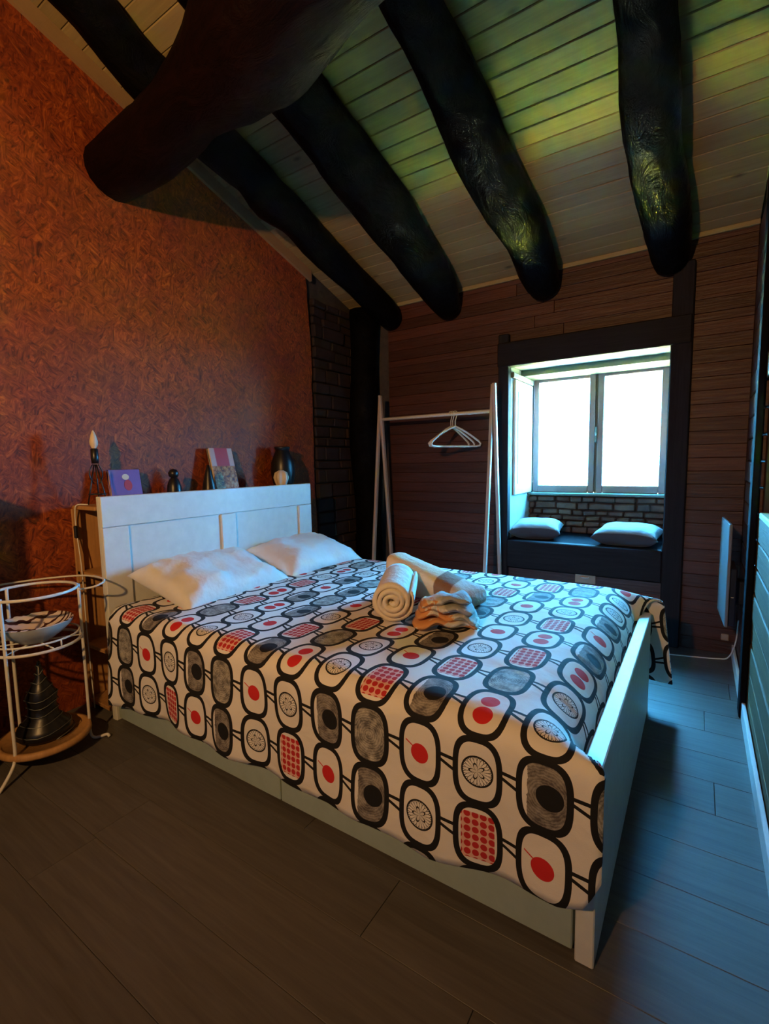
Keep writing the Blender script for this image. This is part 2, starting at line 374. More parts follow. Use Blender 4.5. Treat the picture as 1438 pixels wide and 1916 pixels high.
# window wall: masonry core
bm = bmesh.new(); OX0, OX1, SEAT, HEAD = 1.06, 2.05, 0.60, 1.85
YI = YW+0.015
box(bm, (XL-0.2, YI, -0.1), (OX0-0.03, 2.95, 2.62)); box(bm, (OX1+0.03, YI, -0.1), (XR+0.25, 2.95, 2.62))
box(bm, (OX0-0.03, YI, HEAD+0.03), (OX1+0.03, 2.95, 2.62)); box(bm, (OX0-0.03, YI, -0.1), (OX1+0.03, 2.87, SEAT-0.04)); box(bm, (OX0-0.03, 2.87, -0.1), (OX1+0.03, 2.95, 0.90))
ww = struct(finish(bm, 'wall_window', M['mortar']))
bx('plaster_reveal', (OX0-0.03, YW+0.02, SEAT), (OX0, 2.90, HEAD), M['plaster'], ww, 0.004)['label'] = 'white plastered left reveal'
bx('plaster_reveal', (OX1, YW+0.02, SEAT), (OX1+0.03, 2.90, HEAD), M['plaster'], ww, 0.004)
bx('soffit', (OX0-0.03, YW+0.0, HEAD), (OX1+0.03, 2.93, HEAD+0.03), M['soffit_paint'], ww, 0.004)
# cladding planks
def planks_h(x0, x1, z0, z1, hgt, parent, y0, mat, jit=0.003):
    z = z0
    while z < z1-0.01:
        z2 = min(z+hgt, z1); d = R.uniform(0, jit)
        xs = [x0, x1] if x1-x0 < 1.3 else [x0, x0+(x1-x0)*R.uniform(0.35, 0.65), x1]
        for a, b in zip(xs[:-1], xs[1:]): bx('wall_plank', (a+0.001, y0-d, z+0.0006), (b-0.001, YI, z2-0.0006), mat, parent, 0.0018)
        z = z2
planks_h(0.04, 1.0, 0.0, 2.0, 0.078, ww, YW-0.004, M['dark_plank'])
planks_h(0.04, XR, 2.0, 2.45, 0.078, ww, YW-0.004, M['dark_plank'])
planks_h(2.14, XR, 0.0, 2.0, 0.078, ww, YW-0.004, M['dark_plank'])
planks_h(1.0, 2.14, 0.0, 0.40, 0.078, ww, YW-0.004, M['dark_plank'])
# eave strip
bx('eave_strip', (XL, YW-0.028, ZE-0.022), (XR, YW-0.008, ZE+0.006), M['pine_board'], ww)
# surround
sr = struct(empty('trim_1', (1.55, YW, 0)))
def loc_child(o): o.location = -Vector(o.parent.location) if o.parent.type == 'EMPTY' else (0, 0, 0); return o
def cbx(name, a, b, mat, parent, bev=0.003):
    o = bx(name, a, b, mat, parent, bev); o.matrix_parent_inverse = Matrix.Translation(-Vector(parent.location)); return o
def wav(o, amp, sc=4):
    for v in o.data.vertices:
        v.co += mn.noise_vector(v.co*sc)*amp
    return o
cbx('post', (0.99, YW-0.045, 0.0), (OX0+0.005, YW+0.02, 2.06), M['dark_trim'], sr, 0.006)
cbx('post', (OX1-0.005, YW-0.045, 0.0), (2.155, YW+0.02, 2.30), M['dark_trim'], sr, 0.006)
cbx('lintel', (0.985, YW-0.05, HEAD-0.015), (2.15, YW+0.02, 2.00), M['dark_trim_h'], sr, 0.006)
cbx('seat_board', (OX0+0.005, YW-0.05, 0.40), (OX1-0.005, YW+0.02, SEAT+0.0), M['dark_trim_h'], sr, 0.006)
struct(bx('trim_2', (OX0, YW+0.021, SEAT-0.035), (OX1, 2.868, SEAT), M['seat_dark'], None, 0.003))
# corner post, round-ish dark timber
bm = bmesh.new()
pts = [( -0.12+0.012*math.sin(z*3), 2.215, z) for z in [i*0.2 for i in range(13)]]
tube(bm, pts, [0.118+0.012*math.sin(z[2]*5+1) for z in pts], 12)
o = finish(bm, 'trim_3', M['log'], None, True); struct(o)
# left wall
wl = struct(bx('wall_left', (XL-0.25, YB, -0.1), (XL-0.03, 2.95, 2.2), M['mortar'], None, 0))
bm = bmesh.new()
ys = [YB + i*(2.35-YB)/4 for i in range(5)]
for ya, yb in zip(ys[:-1], ys[1:]):
    vs = box(bm, (XL-0.25, ya, 2.2), (XL-0.03, yb, 3))
    for v in vs:
        if v.co.z > 2.5: v.co.z = zr(v.co.y)+0.03
o = finish(bm, 'gable', M['mortar'], wl)
# strand board sheet, free edge on the right a little ragged
bm = bmesh.new(); N = 30
edge = []
for i in range(N+1):
    t = i/N; z = t*2.66; edge.append((1.74+0.06*(1-t)+0.012*math.sin(9*t+1)+0.008*R.uniform(-1, 1), z))
outl = [(YB, 0.0)]+edge
outl = [(y, min(z, zr(y)-0.001)) for y, z in outl]+[(YB, zr(YB)-0.001)]
f1 = bm.faces.new([bm.verts.new((XL, y, z)) for y, z in outl])
r = bmesh.ops.extrude_face_region(bm, geom=[f1]); bmesh.ops.translate(bm, verts=[v for v in r['geom'] if isinstance(v, bmesh.types.BMVert)], vec=(-0.028, 0, 0))
o = finish(bm, 'strand_board', M['osb'], wl)
bm = bmesh.new(); vs = box(bm, (XL+0.001, YB, 0), (XL+0.022, 1.78, 1), 0)
for v in vs: v.co.z = zr(v.co.y) + (-0.075 if v.co.z < 0.5 else -0.001)
o = finish(bm, 'rake_board', M['pine_smooth'], wl)
# stones in the gap
def stones(x_face, u0, u1, z0, z1, place, mat, parent, hh=(0.05, 0.10), ll=(0.10, 0.24)):
    z = z0
    while z < z1-0.02:
        h = min(R.uniform(*hh), z1-z); u = u0-R.uniform(0, 0.08)
        while u < u1:
            l = R.uniform(*ll); a, b = max(u, u0), min(u+l, u1)
            if b-a > 0.03:
                d = R.uniform(0.0, 0.02); bm = bmesh.new(); vs = box(bm, (0, 0, 0), (b-a-0.008, 0.04+d, h-0.008), 0.008)
                for v in bm.verts: v.co += mn.noise_vector(v.co*9+Vector((a*7, z*5, 3)))*0.009
                for v in bm.verts: v.co = Vector(place(a+v.co.x, v.co.y, z+v.co.z))
                finish(bm, 'stone', mat, parent)
            u += l
        z += h
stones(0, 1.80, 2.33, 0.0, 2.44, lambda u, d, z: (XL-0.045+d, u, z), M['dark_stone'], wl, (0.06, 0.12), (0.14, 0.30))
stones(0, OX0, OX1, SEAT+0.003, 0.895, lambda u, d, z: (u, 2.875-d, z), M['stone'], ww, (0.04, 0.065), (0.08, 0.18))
bx('sill_board', (OX0, 2.79, 0.895), (OX1, 2.93, 0.915), M['green_frame'], ww, 0.003)
# right wall with its own window
W2 = (0.75, 1.50, 0.93, 1.45)   # y0,y1,z0,z1
bm = bmesh.new(); XI = XR+0.015
box(bm, (XI, YB, -0.1), (XI+0.22, W2[0], 4.0)); box(bm, (XI, W2[1], -0.1), (XI+0.22, 2.36, 2.6)); box(bm, (XI, W2[0], -0.1), (XI+0.22, W2[1], W2[2])); box(bm, (XI, W2[0], W2[3]), (XI+0.22, W2[1], 3.1))
for v in bm.verts:
    if v.co.z > 2.5: v.co.z = min(v.co.z, zr(v.co.y)+0.03) if v.co.z < 3.9 else zr(v.co.y)+0.03
wr = struct(finish(bm, 'wall_right', M['mortar']))
z = 0.0
while z < 3.2:
    z2 = z+0.115
    segs = [(YB, 2.30)] if (z2 <= W2[2]+0.01 or z >= W2[3]-0.01) else [(YB, W2[0]-0.04), (W2[1]+0.04, 2.30)]
    for a, b in segs:
        ytop = YW-(z2-ZE)/SL
        b = min(b, ytop)
        if b-a > 0.05:
            d = R.uniform(0, 0.006)
            cut = 1.53
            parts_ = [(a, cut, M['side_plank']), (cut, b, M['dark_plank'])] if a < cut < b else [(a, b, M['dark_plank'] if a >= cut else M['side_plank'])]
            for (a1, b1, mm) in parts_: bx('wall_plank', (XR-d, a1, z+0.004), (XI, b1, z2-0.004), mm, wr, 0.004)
    z = z2
struct(bx('baseboard_right', (XR-0.022, YB, 0.0), (XR-0.008, 2.30, 0.075), M['white_paint'], None, 0.002))
struct(bx('wall_back', (XL-0.25, YB-0.12, -0.1), (XR+0.25, YB, 4.1), M['plaster'], None, 0))
# corner dark board between walls on the right
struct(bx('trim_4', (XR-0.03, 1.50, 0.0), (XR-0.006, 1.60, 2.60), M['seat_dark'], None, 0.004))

# ------------------------------------------------------------------ windows
def sash(parent, x0, x1, z0, z1, y, fw, mat, name='sash'):
    bm = bmesh.new(); d = 0.035
    box(bm, (x0, y-d, z0), (x0+fw, y, z1), 0.004); box(bm, (x1-fw, y-d, z0), (x1, y, z1), 0.004)
    box(bm, (x0+fw, y-d, z0), (x1-fw, y, z0+fw+0.012), 0.004); box(bm, (x0+fw, y-d, z1-fw), (x1-fw, y, z1), 0.004)
    o = finish(bm, name, mat, parent); o.matrix_parent_inverse = Matrix.Translation(-Vector(parent.location))
    p = bx('pane', (x0+fw-0.004, y-d*0.55, z0+fw), (x1-fw+0.004, y-d*0.45, z1-fw+0.004), M['glass'], o, 0)
    return o
w1 = struct(empty('window_1', (1.55, 2.88, 0.9)))
def par(o, p): o.parent = p; o.matrix_parent_inverse = Matrix.Translation(-Vector(p.location)); return o
bm = bmesh.new()
box(bm, (OX0, 2.86, 0.90), (OX0+0.022, 2.93, HEAD), 0.003); box(bm, (OX1-0.03, 2.86, 0.90), (OX1, 2.93, HEAD), 0.003)
box(bm, (OX0+0.022, 2.86, HEAD-0.022), (OX1-0.03, 2.93, HEAD), 0.003); box(bm, (OX0+0.022, 2.86, 0.90), (OX1-0.03, 2.93, 0.915), 0.003)
par(finish(bm, 'window_frame', M['green_frame']), w1)
s1_ = sash(w1, 1.085, 1.545, 0.918, 1.826, 2.89, 0.043, M['grey_sash'])
s2_ = sash(w1, 1.562, 2.018, 0.918, 1.826, 2.89, 0.043, M['grey_sash'])
par(bx('meeting_bar', (1.545, 2.868, 0.918), (1.562, 2.90, 1.826), M['green_frame'], None, 0.003), w1)
bm = bmesh.new(); box(bm, (1.545, 2.845, 1.30), (1.562, 2.868, 1.42), 0.004); box(bm, (1.549, 2.82, 1.35), (1.558, 2.845, 1.37), 0.002)
par(finish(bm, 'latch', M['green_frame']), w1)
# white shutter leaf folded against the left reveal
sh = tag(empty('window_shutter', (OX0+0.012, 2.6, 0.94)), 'white painted shutter leaf folded flat against the left side of the window niche', 'shutter')
par(bx('leaf', (OX0+0.002, 2.42, 0.92), (OX0+0.02, 2.84, 1.76), M['white_paint'], None, 0.003), sh)
par(bx('panel', (OX0+0.02, 2.47, 1.0), (OX0+0.025, 2.79, 1.68), M['white_paint'], None, 0.003), sh)
# inner head casing
struct(bx('trim_5', (OX0, 2.60, HEAD-0.045), (OX1, 2.86, HEAD), M['green_frame'], None, 0.003))
struct(bx('trim_6', (OX0, 2.36, 1.765), (OX0+0.026, 2.84, HEAD-0.047), M['green_frame'], None, 0.003))
# window two
w2 = struct(empty('window_2', (XR+0.1, 0.6, 0.93)))
bm = bmesh.new(); y0, y1, z0, z1 = W2
box(bm, (XR+0.10, y0, z0), (XR+0.15, y0+0.05, z1), 0.004); box(bm, (XR+0.10, y1-0.05, z0), (XR+0.15, y1, z1), 0.004)
box(bm, (XR+0.10, y0+0.05, z0), (XR+0.15, y1-0.05, z0+0.05), 0.004); box(bm, (XR+0.10, y0+0.05, z1-0.05), (XR+0.15, y1-0.05, z1), 0.004); box(bm, (XR+0.10, 1.10, z0+0.05), (XR+0.15, 1.14, z1-0.05), 0.004)
par(finish(bm, 'window_frame', M['grey_sash']), w2)
par(bx('pane', (XR+0.122, y0+0.05, z0+0.05), (XR+0.126, y1-0.05, z1-0.05), M['glass'], None, 0), w2)
par(bx('window_sill', (XR-0.003, y0, z0-0.02), (XR+0.10, y1-0.03, z0+0.005), M['white_paint'], None, 0.004), w2)
# ------------------------------------------------------------------ outside
bm = bmesh.new(); box(bm, (-60, 6.28, -3.2), (60, 90, -3.003)); o = finish(bm, 'ground', M['grass']); struct(o)
bm = bmesh.new(); box(bm, (-60, -6, -3.2), (60, 6.28, -3.01)); o = finish(bm, 'yard', M['dark_ground']); struct(o)  # unseen ground, made dark to keep bounce light off the ceiling by the wall
bm = bmesh.new(); box(bm, (-2.2, 6.28, -3.2), (3.6, 7.0, -3.0)); o = finish(bm, 'long_strip', M['bounce_strip']); struct(o)  # unseen bright strip, added to bounce yellow-green light onto the ceiling
bm = bmesh.new(); box(bm, (XL-0.25, YB-0.12, -3.0), (XR+0.25, 2.95, -0.16)); o = finish(bm, 'foundation', M['outer_render']); struct(o)
# hedge outside the right window
bm = bmesh.new(); RH = random.Random(3)
for i in range(5200):
    c = Vector((3.0+RH.random()*0.35, RH.uniform(-1.2, 2.6), RH.uniform(-0.2, 3.6))); a = Vector((RH.gauss(0, 1), RH.gauss(0, 1), RH.gauss(0, 1))).normalized(); b = a.orthogonal().normalized(); s = RH.uniform(0.035, 0.07)
    vs = [bm.verts.new(c+a*s), bm.verts.new(c+b*s*0.5+a*0.1*s), bm.verts.new(c-a*s), bm.verts.new(c-b*s*0.5)]
    bm.faces.new(vs)
hd = tag(empty('hedge', (3.2, 0.7, -3.0)), 'green leafy hedge seen through the window at the right edge', 'hedge')
o = par(finish(bm, 'foliage', M['leaf']), hd); o['kind'] = 'stuff'
bm = bmesh.new(); box(bm, (3.36, -1.2, -3.0), (3.6, 2.6, 3.6)); par(finish(bm, 'hedge_core', M['leaf']), hd)

# ------------------------------------------------------------------ log beams
def log(name, st, mat, label, ext0=None, ext1=None, seg=18, seed=0):
    st = [tuple(s) for s in st]
    if ext0:
        s0 = st[0]; dist = math.dist(ext0[:3], s0[:3])
        k_ = max(1, int(dist/0.25)); st = [tuple(a+(b-a)*i/k_ for a, b in zip(ext0, s0)) for i in range(k_)]+st
    if ext1: st = st+[ext1]
    n = 46; pts = spline(st, n); bm = bmesh.new()
    P_ = [Vector(q[:3]) for q in pts]; rd = [q[3] for q in pts]
    rings = tube(bm, P_, rd, seg)
    for v in bm.verts:
        nv = mn.noise(v.co*Vector((3.0, 3.0, 3.0))+Vector((seed, 0, 0)))*0.014+mn.noise(v.co*11+Vector((0, seed, 0)))*0.005
        i = min(range(n), key=lambda q: (P_[q]-v.co).length_squared)
        d = (v.co-P_[i]); d = d.normalized() if d.length > 1e-4 else Vector((0, 0, 0)); v.co += d*nv
    o = finish(bm, name, mat, None, True); mid = P_[n//2]; rebase(o, mid); tag(o, label, 'beam'); return o
def roof_pt(x, y, r): return (x, y, zr(y)-0.13, r)
R1 = [(0.066, 0.024, 3.051, 0.095), (0.052, 0.131, 3.017, 0.1), (0.032, 0.234, 2.984, 0.105), (0.024, 0.371, 2.94, 0.118), (0.058, 0.765, 2.814, 0.117), (0.073, 0.904, 2.769, 0.112), (0.050, 1.059, 2.72, 0.118), (0.088, 1.208, 2.672, 0.1), (0.078, 1.409, 2.608, 0.105), (0.076, 1.62, 2.54, 0.105), (0.100, 1.847, 2.468, 0.096), (0.099, 2.166, 2.366, 0.101)]
R2 = [(0.628, 0.623, 2.852, 0.138), (0.633, 0.771, 2.805, 0.138), (0.639, 0.933, 2.752, 0.14), (0.645, 1.123, 2.69, 0.148), (0.657, 1.379, 2.605, 0.155), (0.652, 1.634, 2.53, 0.14), (0.645, 1.927, 2.435, 0.138), (0.62, 2.18, 2.355, 0.115)]
R3 = [(1.255, 0.605, 2.865, 0.104), (1.262, 0.712, 2.831, 0.102), (1.271, 0.884, 2.776, 0.117), (1.272, 1.071, 2.716, 0.125), (1.268, 1.266, 2.654, 0.131), (1.292, 1.544, 2.565, 0.138), (1.32, 1.838, 2.471, 0.123), (1.312, 2.15, 2.37, 0.12)]
R4 = [(1.995, 0.956, 2.753, 0.094), (1.995, 1.076, 2.714, 0.098), (1.99, 1.212, 2.671, 0.109), (1.984, 1.366, 2.622, 0.118), (1.986, 1.528, 2.57, 0.114), (2.002, 1.748, 2.499, 0.118), (2.021, 1.995, 2.42, 0.112), (2.026, 2.20, 2.355, 0.105)]
log('rafter', R1, M['log'], 'dark round rafter nearest the strand board wall, passing behind the thick cross log', ext0=roof_pt(0.09, -0.9, 0.10), ext1=(0.098, 2.30, 2.322, 0.085), seed=1)
log('rafter', R2, M['log'], 'wide black rafter ending over the clothes rack, between the leftmost rafter and the crooked one', ext0=roof_pt(0.60, -0.6, 0.12), ext1=(0.61, 2.30, 2.315, 0.09), seed=2)
log('rafter', R3, M['log'], 'crooked dark rafter with a bulging shiny patch, ending just left above the window', ext0=roof_pt(1.24, -0.6, 0.11), ext1=(1.31, 2.30, 2.325, 0.1), seed=3)
log('rafter', R4, M['log'], 'dark round rafter ending above the right side of the window', ext0=roof_pt(2.0, -0.4, 0.10), ext1=(2.03, 2.30, 2.32, 0.092), seed=4)
LOG = [(-0.326, 0.325, 2.645, 0.135), (-0.048, 0.317, 2.64, 0.143), (0.215, 0.297, 2.64, 0.138), (0.453, 0.258, 2.64, 0.135), (0.685, 0.231, 2.64, 0.168), (0.831, 0.205, 2.64, 0.195), (0.95, 0.185, 2.63, 0.205), (1.226, 0.111, 2.63, 0.19), (1.8, 0.0, 2.63, 0.18)]
log('cross_log', LOG, M['brown_log'], 'massive brown cross log running from the strand board wall up to the top edge', ext0=(-0.36, 0.322, 2.645, 0.12), ext1=(2.44, -0.1, 2.63, 0.18), seed=5)

# ------------------------------------------------------------------ bed
BL, BW = 2.06, 1.38
bed = tag(empty('bed', (1.0, 0.69, 0)), 'white double bed with a panelled headboard, low footboard and drawers beneath', 'bed')
hb = par(bx('headboard', (-0.035, 0.0, 0.0), (-0.010, BW, 1.044), M['white_paint'], None, 0.002), bed)
def sub(o, p): o.parent = p; o.matrix_parent_inverse = p.matrix_world.inverted() if False else Matrix.Identity(4); return o
def hpart(name, a, b): return sub(bx(name, a, b, M['white_paint'], None, 0.003), hb)
hpart('top_rail', (-0.012, 0.0, 0.905), (0.002, BW, 1.044)); hpart('stile', (-0.012, 0.0, 0.0), (0.002, 0.12, 0.903)); hpart('stile', (-0.012, 0.64, 0.3), (0.002, 0.74, 0.903)); hpart('stile', (-0.012, 1.26, 0.0), (0.002, BW, 0.903)); hpart('bottom_rail', (-0.012, 0.122, 0.0), (0.002, 1.258, 0.42))
fb = par(bx('footboard', (BL-0.042, 0.0, 0.0), (BL, BW, 0.464), M['white_paint'], None, 0.003), bed)
par(bx('side_rail', (0.004, 0.012, 0.33), (BL-0.044, 0.035, 0.45), M['white_paint'], None, 0.002), bed)
par(bx('side_rail', (0.004, BW-0.035, 0.03), (BL-0.044, BW-0.005, 0.45), M['white_paint'], None, 0.002), bed)
par(bx('drawer', (0.02, 0.002, 0.022), (1.058, 0.42, 0.325), M['drawer_paint'], None, 0.003), bed)
par(bx('drawer', (1.062, 0.002, 0.022), (BL-0.048, 0.42, 0.325), M['drawer_paint'], None, 0.003), bed)
par(bx('slat_base', (0.01, 0.04, 0.33), (BL-0.05, BW-0.04, 0.36), M['pine'], None, 0.002), bed)
mt = par(bx('mattress', (0.01, 0.03, 0.362), (BL-0.085, BW-0.03, 0.515), M['mattress'], None, 0.05), bed)

# duvet
import bisect
hemz = [(0.10, 0.14), (0.5, 0.165), (0.83, 0.16), (1.05, 0.16), (1.28, 0.15), (1.48, 0.165), (1.66, 0.145), (1.87, 0.17), (1.99, 0.18), (2.045, 0.20), (2.075, 0.27)]
def interp(tab, x):
    if x <= tab[0][0]: return tab[0][1]
    for (a, va), (b, vb) in zip(tab[:-1], tab[1:]):
        if x <= b: t = (x-a)/(b-a); return va+(vb-va)*t
    return tab[-1][1]
TOPZ, YN, YF, RC = 0.565, -0.055, 1.425, 0.07
def sm(t): t = max(0.0, min(1.0, t)); return t*t*(3-2*t)
def duvet_pt(u, s):
    """u along the bed, s = arc coordinate (z on the near side)"""
    zt = TOPZ-RC; qa = RC*PI/2; w_ = (YF-RC)-(YN+RC)
    if s < zt: y, z, side = YN, s, 1.0
    elif s < zt+qa:
        a = (s-zt)/RC; y, z, side = YN+RC-RC*math.cos(a), zt+RC*math.sin(a), 1-sm(a/(PI/2))
    elif s < zt+qa+w_: y, z, side = YN+RC+(s-zt-qa), TOPZ, 0.0
    elif s < zt+2*qa+w_:
        a = (s-zt-qa-w_)/RC; y, z, side = YF-RC+RC*math.sin(a), zt+RC*math.cos(a), -sm(a/(PI/2))
    else: y, z, side = YF, zt-(s-(zt+2*qa+w_)), -1.0
    x = u
    topw = 1-abs(side)
    dist_edge = min(1, max(0.0, (y-YN)/0.14))*min(1, max(0, (YF-y)/0.14)) if topw > 0 else 0
    if u > 1.86:
        k = (u-1.86)/(2.075-1.86); ang = k*PI/2*0.95
        xe = 1.86+0.149*math.sin(ang); ze = z-0.145*(1-math.cos(ang))
        wgt = dist_edge
        x = u*(1-wgt)+xe*wgt; z = z*(1-wgt)+ze*wgt
        if side > 0.2 and s > 0.2: pass
    if side > 0:
        hang = max(0.0, (zt-z)/0.35) if z < zt else 0
        y += -0.012*hang*math.sin(x*9.0+0.6)-0.008*hang*math.sin(x*23)-0.006*hang
        x += 0.004*sm((u-1.9)/0.14)
    if side < 0:
        down = max(0.0, (TOPZ-z)/0.45)
        y += 0.03*down+0.015*down*math.sin(x*11)
        x += (0.055*sm((u-1.80)/0.24)*(0.45+down))*abs(side)
        z += 0.0
    if side >= 0 or y < 1.3:
        z += 0.007*mn.noise(Vector((x*4.2, y*4.2, 0.3)))*topw + 0.003*mn.noise(Vector((x*13, y*9, 4)))*topw
        y += (0.006*mn.noise(Vector((x*6, z*5, 2))))*abs(side)
    # the pillows press the head end down a little
    return Vector((x, y, z))
bm = bmesh.new(); uvl = bm.loops.layers.uv.new('UVMap')
NU, NV = 114, 120; u0, u1 = 0.10, 2.075
s_far = TOPZ-RC+2*RC*PI/2+(YF-YN-2*RC)+0.36
grid = []
for i in range(NU+1):
    u = u0+(u1-u0)*i/NU; sn = interp(hemz, u); rowv = []
    for j in range(NV+1):
        s = sn+(s_far+0.015*math.sin(u*7)-sn)*j/NV; rowv.append((bm.verts.new(duvet_pt(u, s)), u, s))
    grid.append(rowv)
for i in range(NU):
    for j in range(NV):
        q = [grid[i][j], grid[i+1][j], grid[i+1][j+1], grid[i][j+1]]; f = bm.faces.new([a[0] for a in q])
        for lp, a in zip(f.loops, q): lp[uvl].uv = (a[1], a[2])
dv = finish(bm, 'duvet', M['duvet'], None, True); rebase(dv, (1.0, 0.69, TOPZ))
sd = dv.modifiers.new('thick', 'SOLIDIFY'); sd.thickness = 0.012; sd.offset = -1
tag(dv, 'white duvet printed with black-outlined ovals, red apples and dots, spread over the bed', 'duvet')

# pillows
def pillow_bm(w_, d_, h_, seed, pinch=0.05, n=26, wr=0.006, hb_=0.5):
    bm = bmesh.new(); top = []; bot = []
    for i in range(n+1):
        rt, rb = [], []
        for j in range(n+1):
            a, b = -1+2*i/n, -1+2*j/n
            a, b = math.sin(a*PI/2)*0.35+a*0.65, math.sin(b*PI/2)*0.35+b*0.65
            x = w_/2*a*(1-pinch*(1-b*b)*2*abs(a)*0.5); y = d_/2*b*(1-pinch*(1-a*a)*abs(b))
            t = max(0.0, (1-a**4)*(1-b**4))**0.55
            wrk = wr*(mn.noise(Vector((x*9+seed, y*9, seed)))+0.6*mn.noise(Vector((x*20, y*26+seed, 1))))*min(1, t*2)
            rt.append(bm.verts.new((x, y, h_*(1-hb_)*t+wrk)))
            rb.append(rt[-1] if (i in (0, n) or j in (0, n)) else bm.verts.new((x, y, -h_*hb_*t)))
        top.append(rt); bot.append(rb)
    for i in range(n):
        for j in range(n):
            bm.faces.new((top[i][j], top[i+1][j], top[i+1][j+1], top[i][j+1]))
            try: bm.faces.new((bot[i][j], bot[i][j+1], bot[i+1][j+1], bot[i+1][j]))
            except ValueError: pass
    return bm
def place(o, loc, rot): o.location = loc; o.rotation_euler = rot; return o
p1 = finish(pillow_bm(0.43, 0.66, 0.15, 1.3, 0.05, wr=0.026, hb_=0.35), 'pillow', M['pillow'], None, True)
place(p1, (0.205, 0.425, 0.614), (0.0, math.radians(16), math.radians(4)))
tag(p1, 'white wrinkled bed pillow against the left half of the headboard, nearer the camera', 'pillow')
p2 = finish(pillow_bm(0.41, 0.62, 0.14, 4.2, 0.05, wr=0.016, hb_=0.35), 'pillow', M['pillow'], None, True)
place(p2, (0.20, 1.10, 0.612), (0.0, math.radians(16), math.radians(-3)))
tag(p2, 'smoother white bed pillow at the far half of the headboard', 'pillow')

# towels -----------------------------------------------------------------
BT = TOPZ+0.002
# big folded towel: loft along its length, tall end at the left
bm = bmesh.new(); NS = 26; NP = 22; rings = []
A, B = Vector((1.04, 0.83, 0)), Vector((1.475, 0.755, 0)); ax = (B-A).normalized(); pr = Vector((-ax.y, ax.x, 0))
for i in range(NS+1):
    t = i/NS; c = A.lerp(B, t); hgt = 0.195*(1-t)+0.078*t; hw = 0.085*(1-t)+0.095*t
    end = min(1, min(t, 1-t)/0.07); end = 0.72+0.28*math.sqrt(max(0, 1-(1-end)**2))
    rg = []
    for j in range(NP):
        a = 2*PI*j/NP; cx, cz = math.cos(a), math.sin(a)
        ex = math.copysign(abs(cx)**0.6, cx)*hw*end; zz = (math.copysign(abs(cz)**0.7, cz)*0.5)*hgt*end+hgt*0.5
        ex += 0.22*zz+0.006*mn.noise(Vector((t*5, a, 2)))
        p_ = c+pr*(-ex); rg.append(bm.verts.new((p_.x, p_.y, BT+max(zz, 0.0)+0.004*mn.noise(Vector((t*9, a*2, 0))))))
    rings.append(rg)
for i in range(NS):
    for j in range(NP): bm.faces.new((rings[i][j], rings[i][(j+1) % NP], rings[i+1][(j+1) % NP], rings[i+1][j]))
bm.faces.new(rings[0][::-1]); bm.faces.new(rings[-1])
tw = finish(bm, 'bath_towel', M['banded'], None, True); rebase(tw, (1.25, 0.79, BT))
tag(tw, 'large cream folded bath towel with brown band, sloping behind the smaller towels', 'towel')
# small rolled towel with a spiral end
bm = bmesh.new(); turns, thick = 3.5, 0.0185; long_strip = []
for i in range(90):
    a = i/89*turns*2*PI; r_ = 0.010+thick*1.08*a/(2*PI); long_strip.append((r_*math.cos(a+3.6), r_*math.sin(a+3.6)))
rmax = max(math.hypot(*q) for q in long_strip)
o0 = Vector((1.270, 0.405, BT+rmax+0.004)); axd = Vector((-0.42, 0.90, 0.10)).normalized(); sx = axd.cross(Vector((0, 0, 1))).normalized(); sz = sx.cross(axd)
LN = 0.26; NL = 10; outerp, innerp = [], []
for i, (a, b) in enumerate(long_strip):
    q0 = long_strip[max(i-1, 0)]; q1 = long_strip[min(i+1, len(long_strip)-1)]; tx, tz = q1[0]-q0[0], q1[1]-q0[1]; l = math.hypot(tx, tz) or 1; nx, nz = tz/l, -tx/l
    hth = thick*0.44*(1 if 3 < i < 86 else 0.5); outerp.append((a+nx*hth, b+nz*hth)); innerp.append((a-nx*hth, b-nz*hth))
loop = outerp+innerp[::-1]
layers = []
for l in range(NL+1):
    t = l/NL; ly = []
    for i, (a, b) in enumerate(loop):
        f = i if i < 90 else 179-i; sp = (1-abs(0.0))*0.012*math.sin(f/89*PI*1.2) if l == 0 else 0
        sc_ = 1.0-0.05*t; p_ = o0+axd*(t*LN+sp*(1-t)*-1.0+0.005*mn.noise(Vector((f*0.1, t, 0))))+sx*a*sc_+sz*b*sc_
        ly.append(bm.verts.new(p_))
    layers.append(ly)
n = len(loop)
for l in range(NL):
    for i in range(n): bm.faces.new((layers[l][i], layers[l][(i+1) % n], layers[l+1][(i+1) % n], layers[l+1][i]))
for ly in (layers[0], layers[-1]):
    for i in range(89): bm.faces.new((ly[i], ly[i+1], ly[n-2-i], ly[n-1-i]))
rt_ = finish(bm, 'hand_towel', M['towel'], None, True); rebase(rt_, o0-Vector((0, 0, rmax)))
tag(rt_, 'small cream hand towel rolled up with its spiral end facing forward', 'towel')
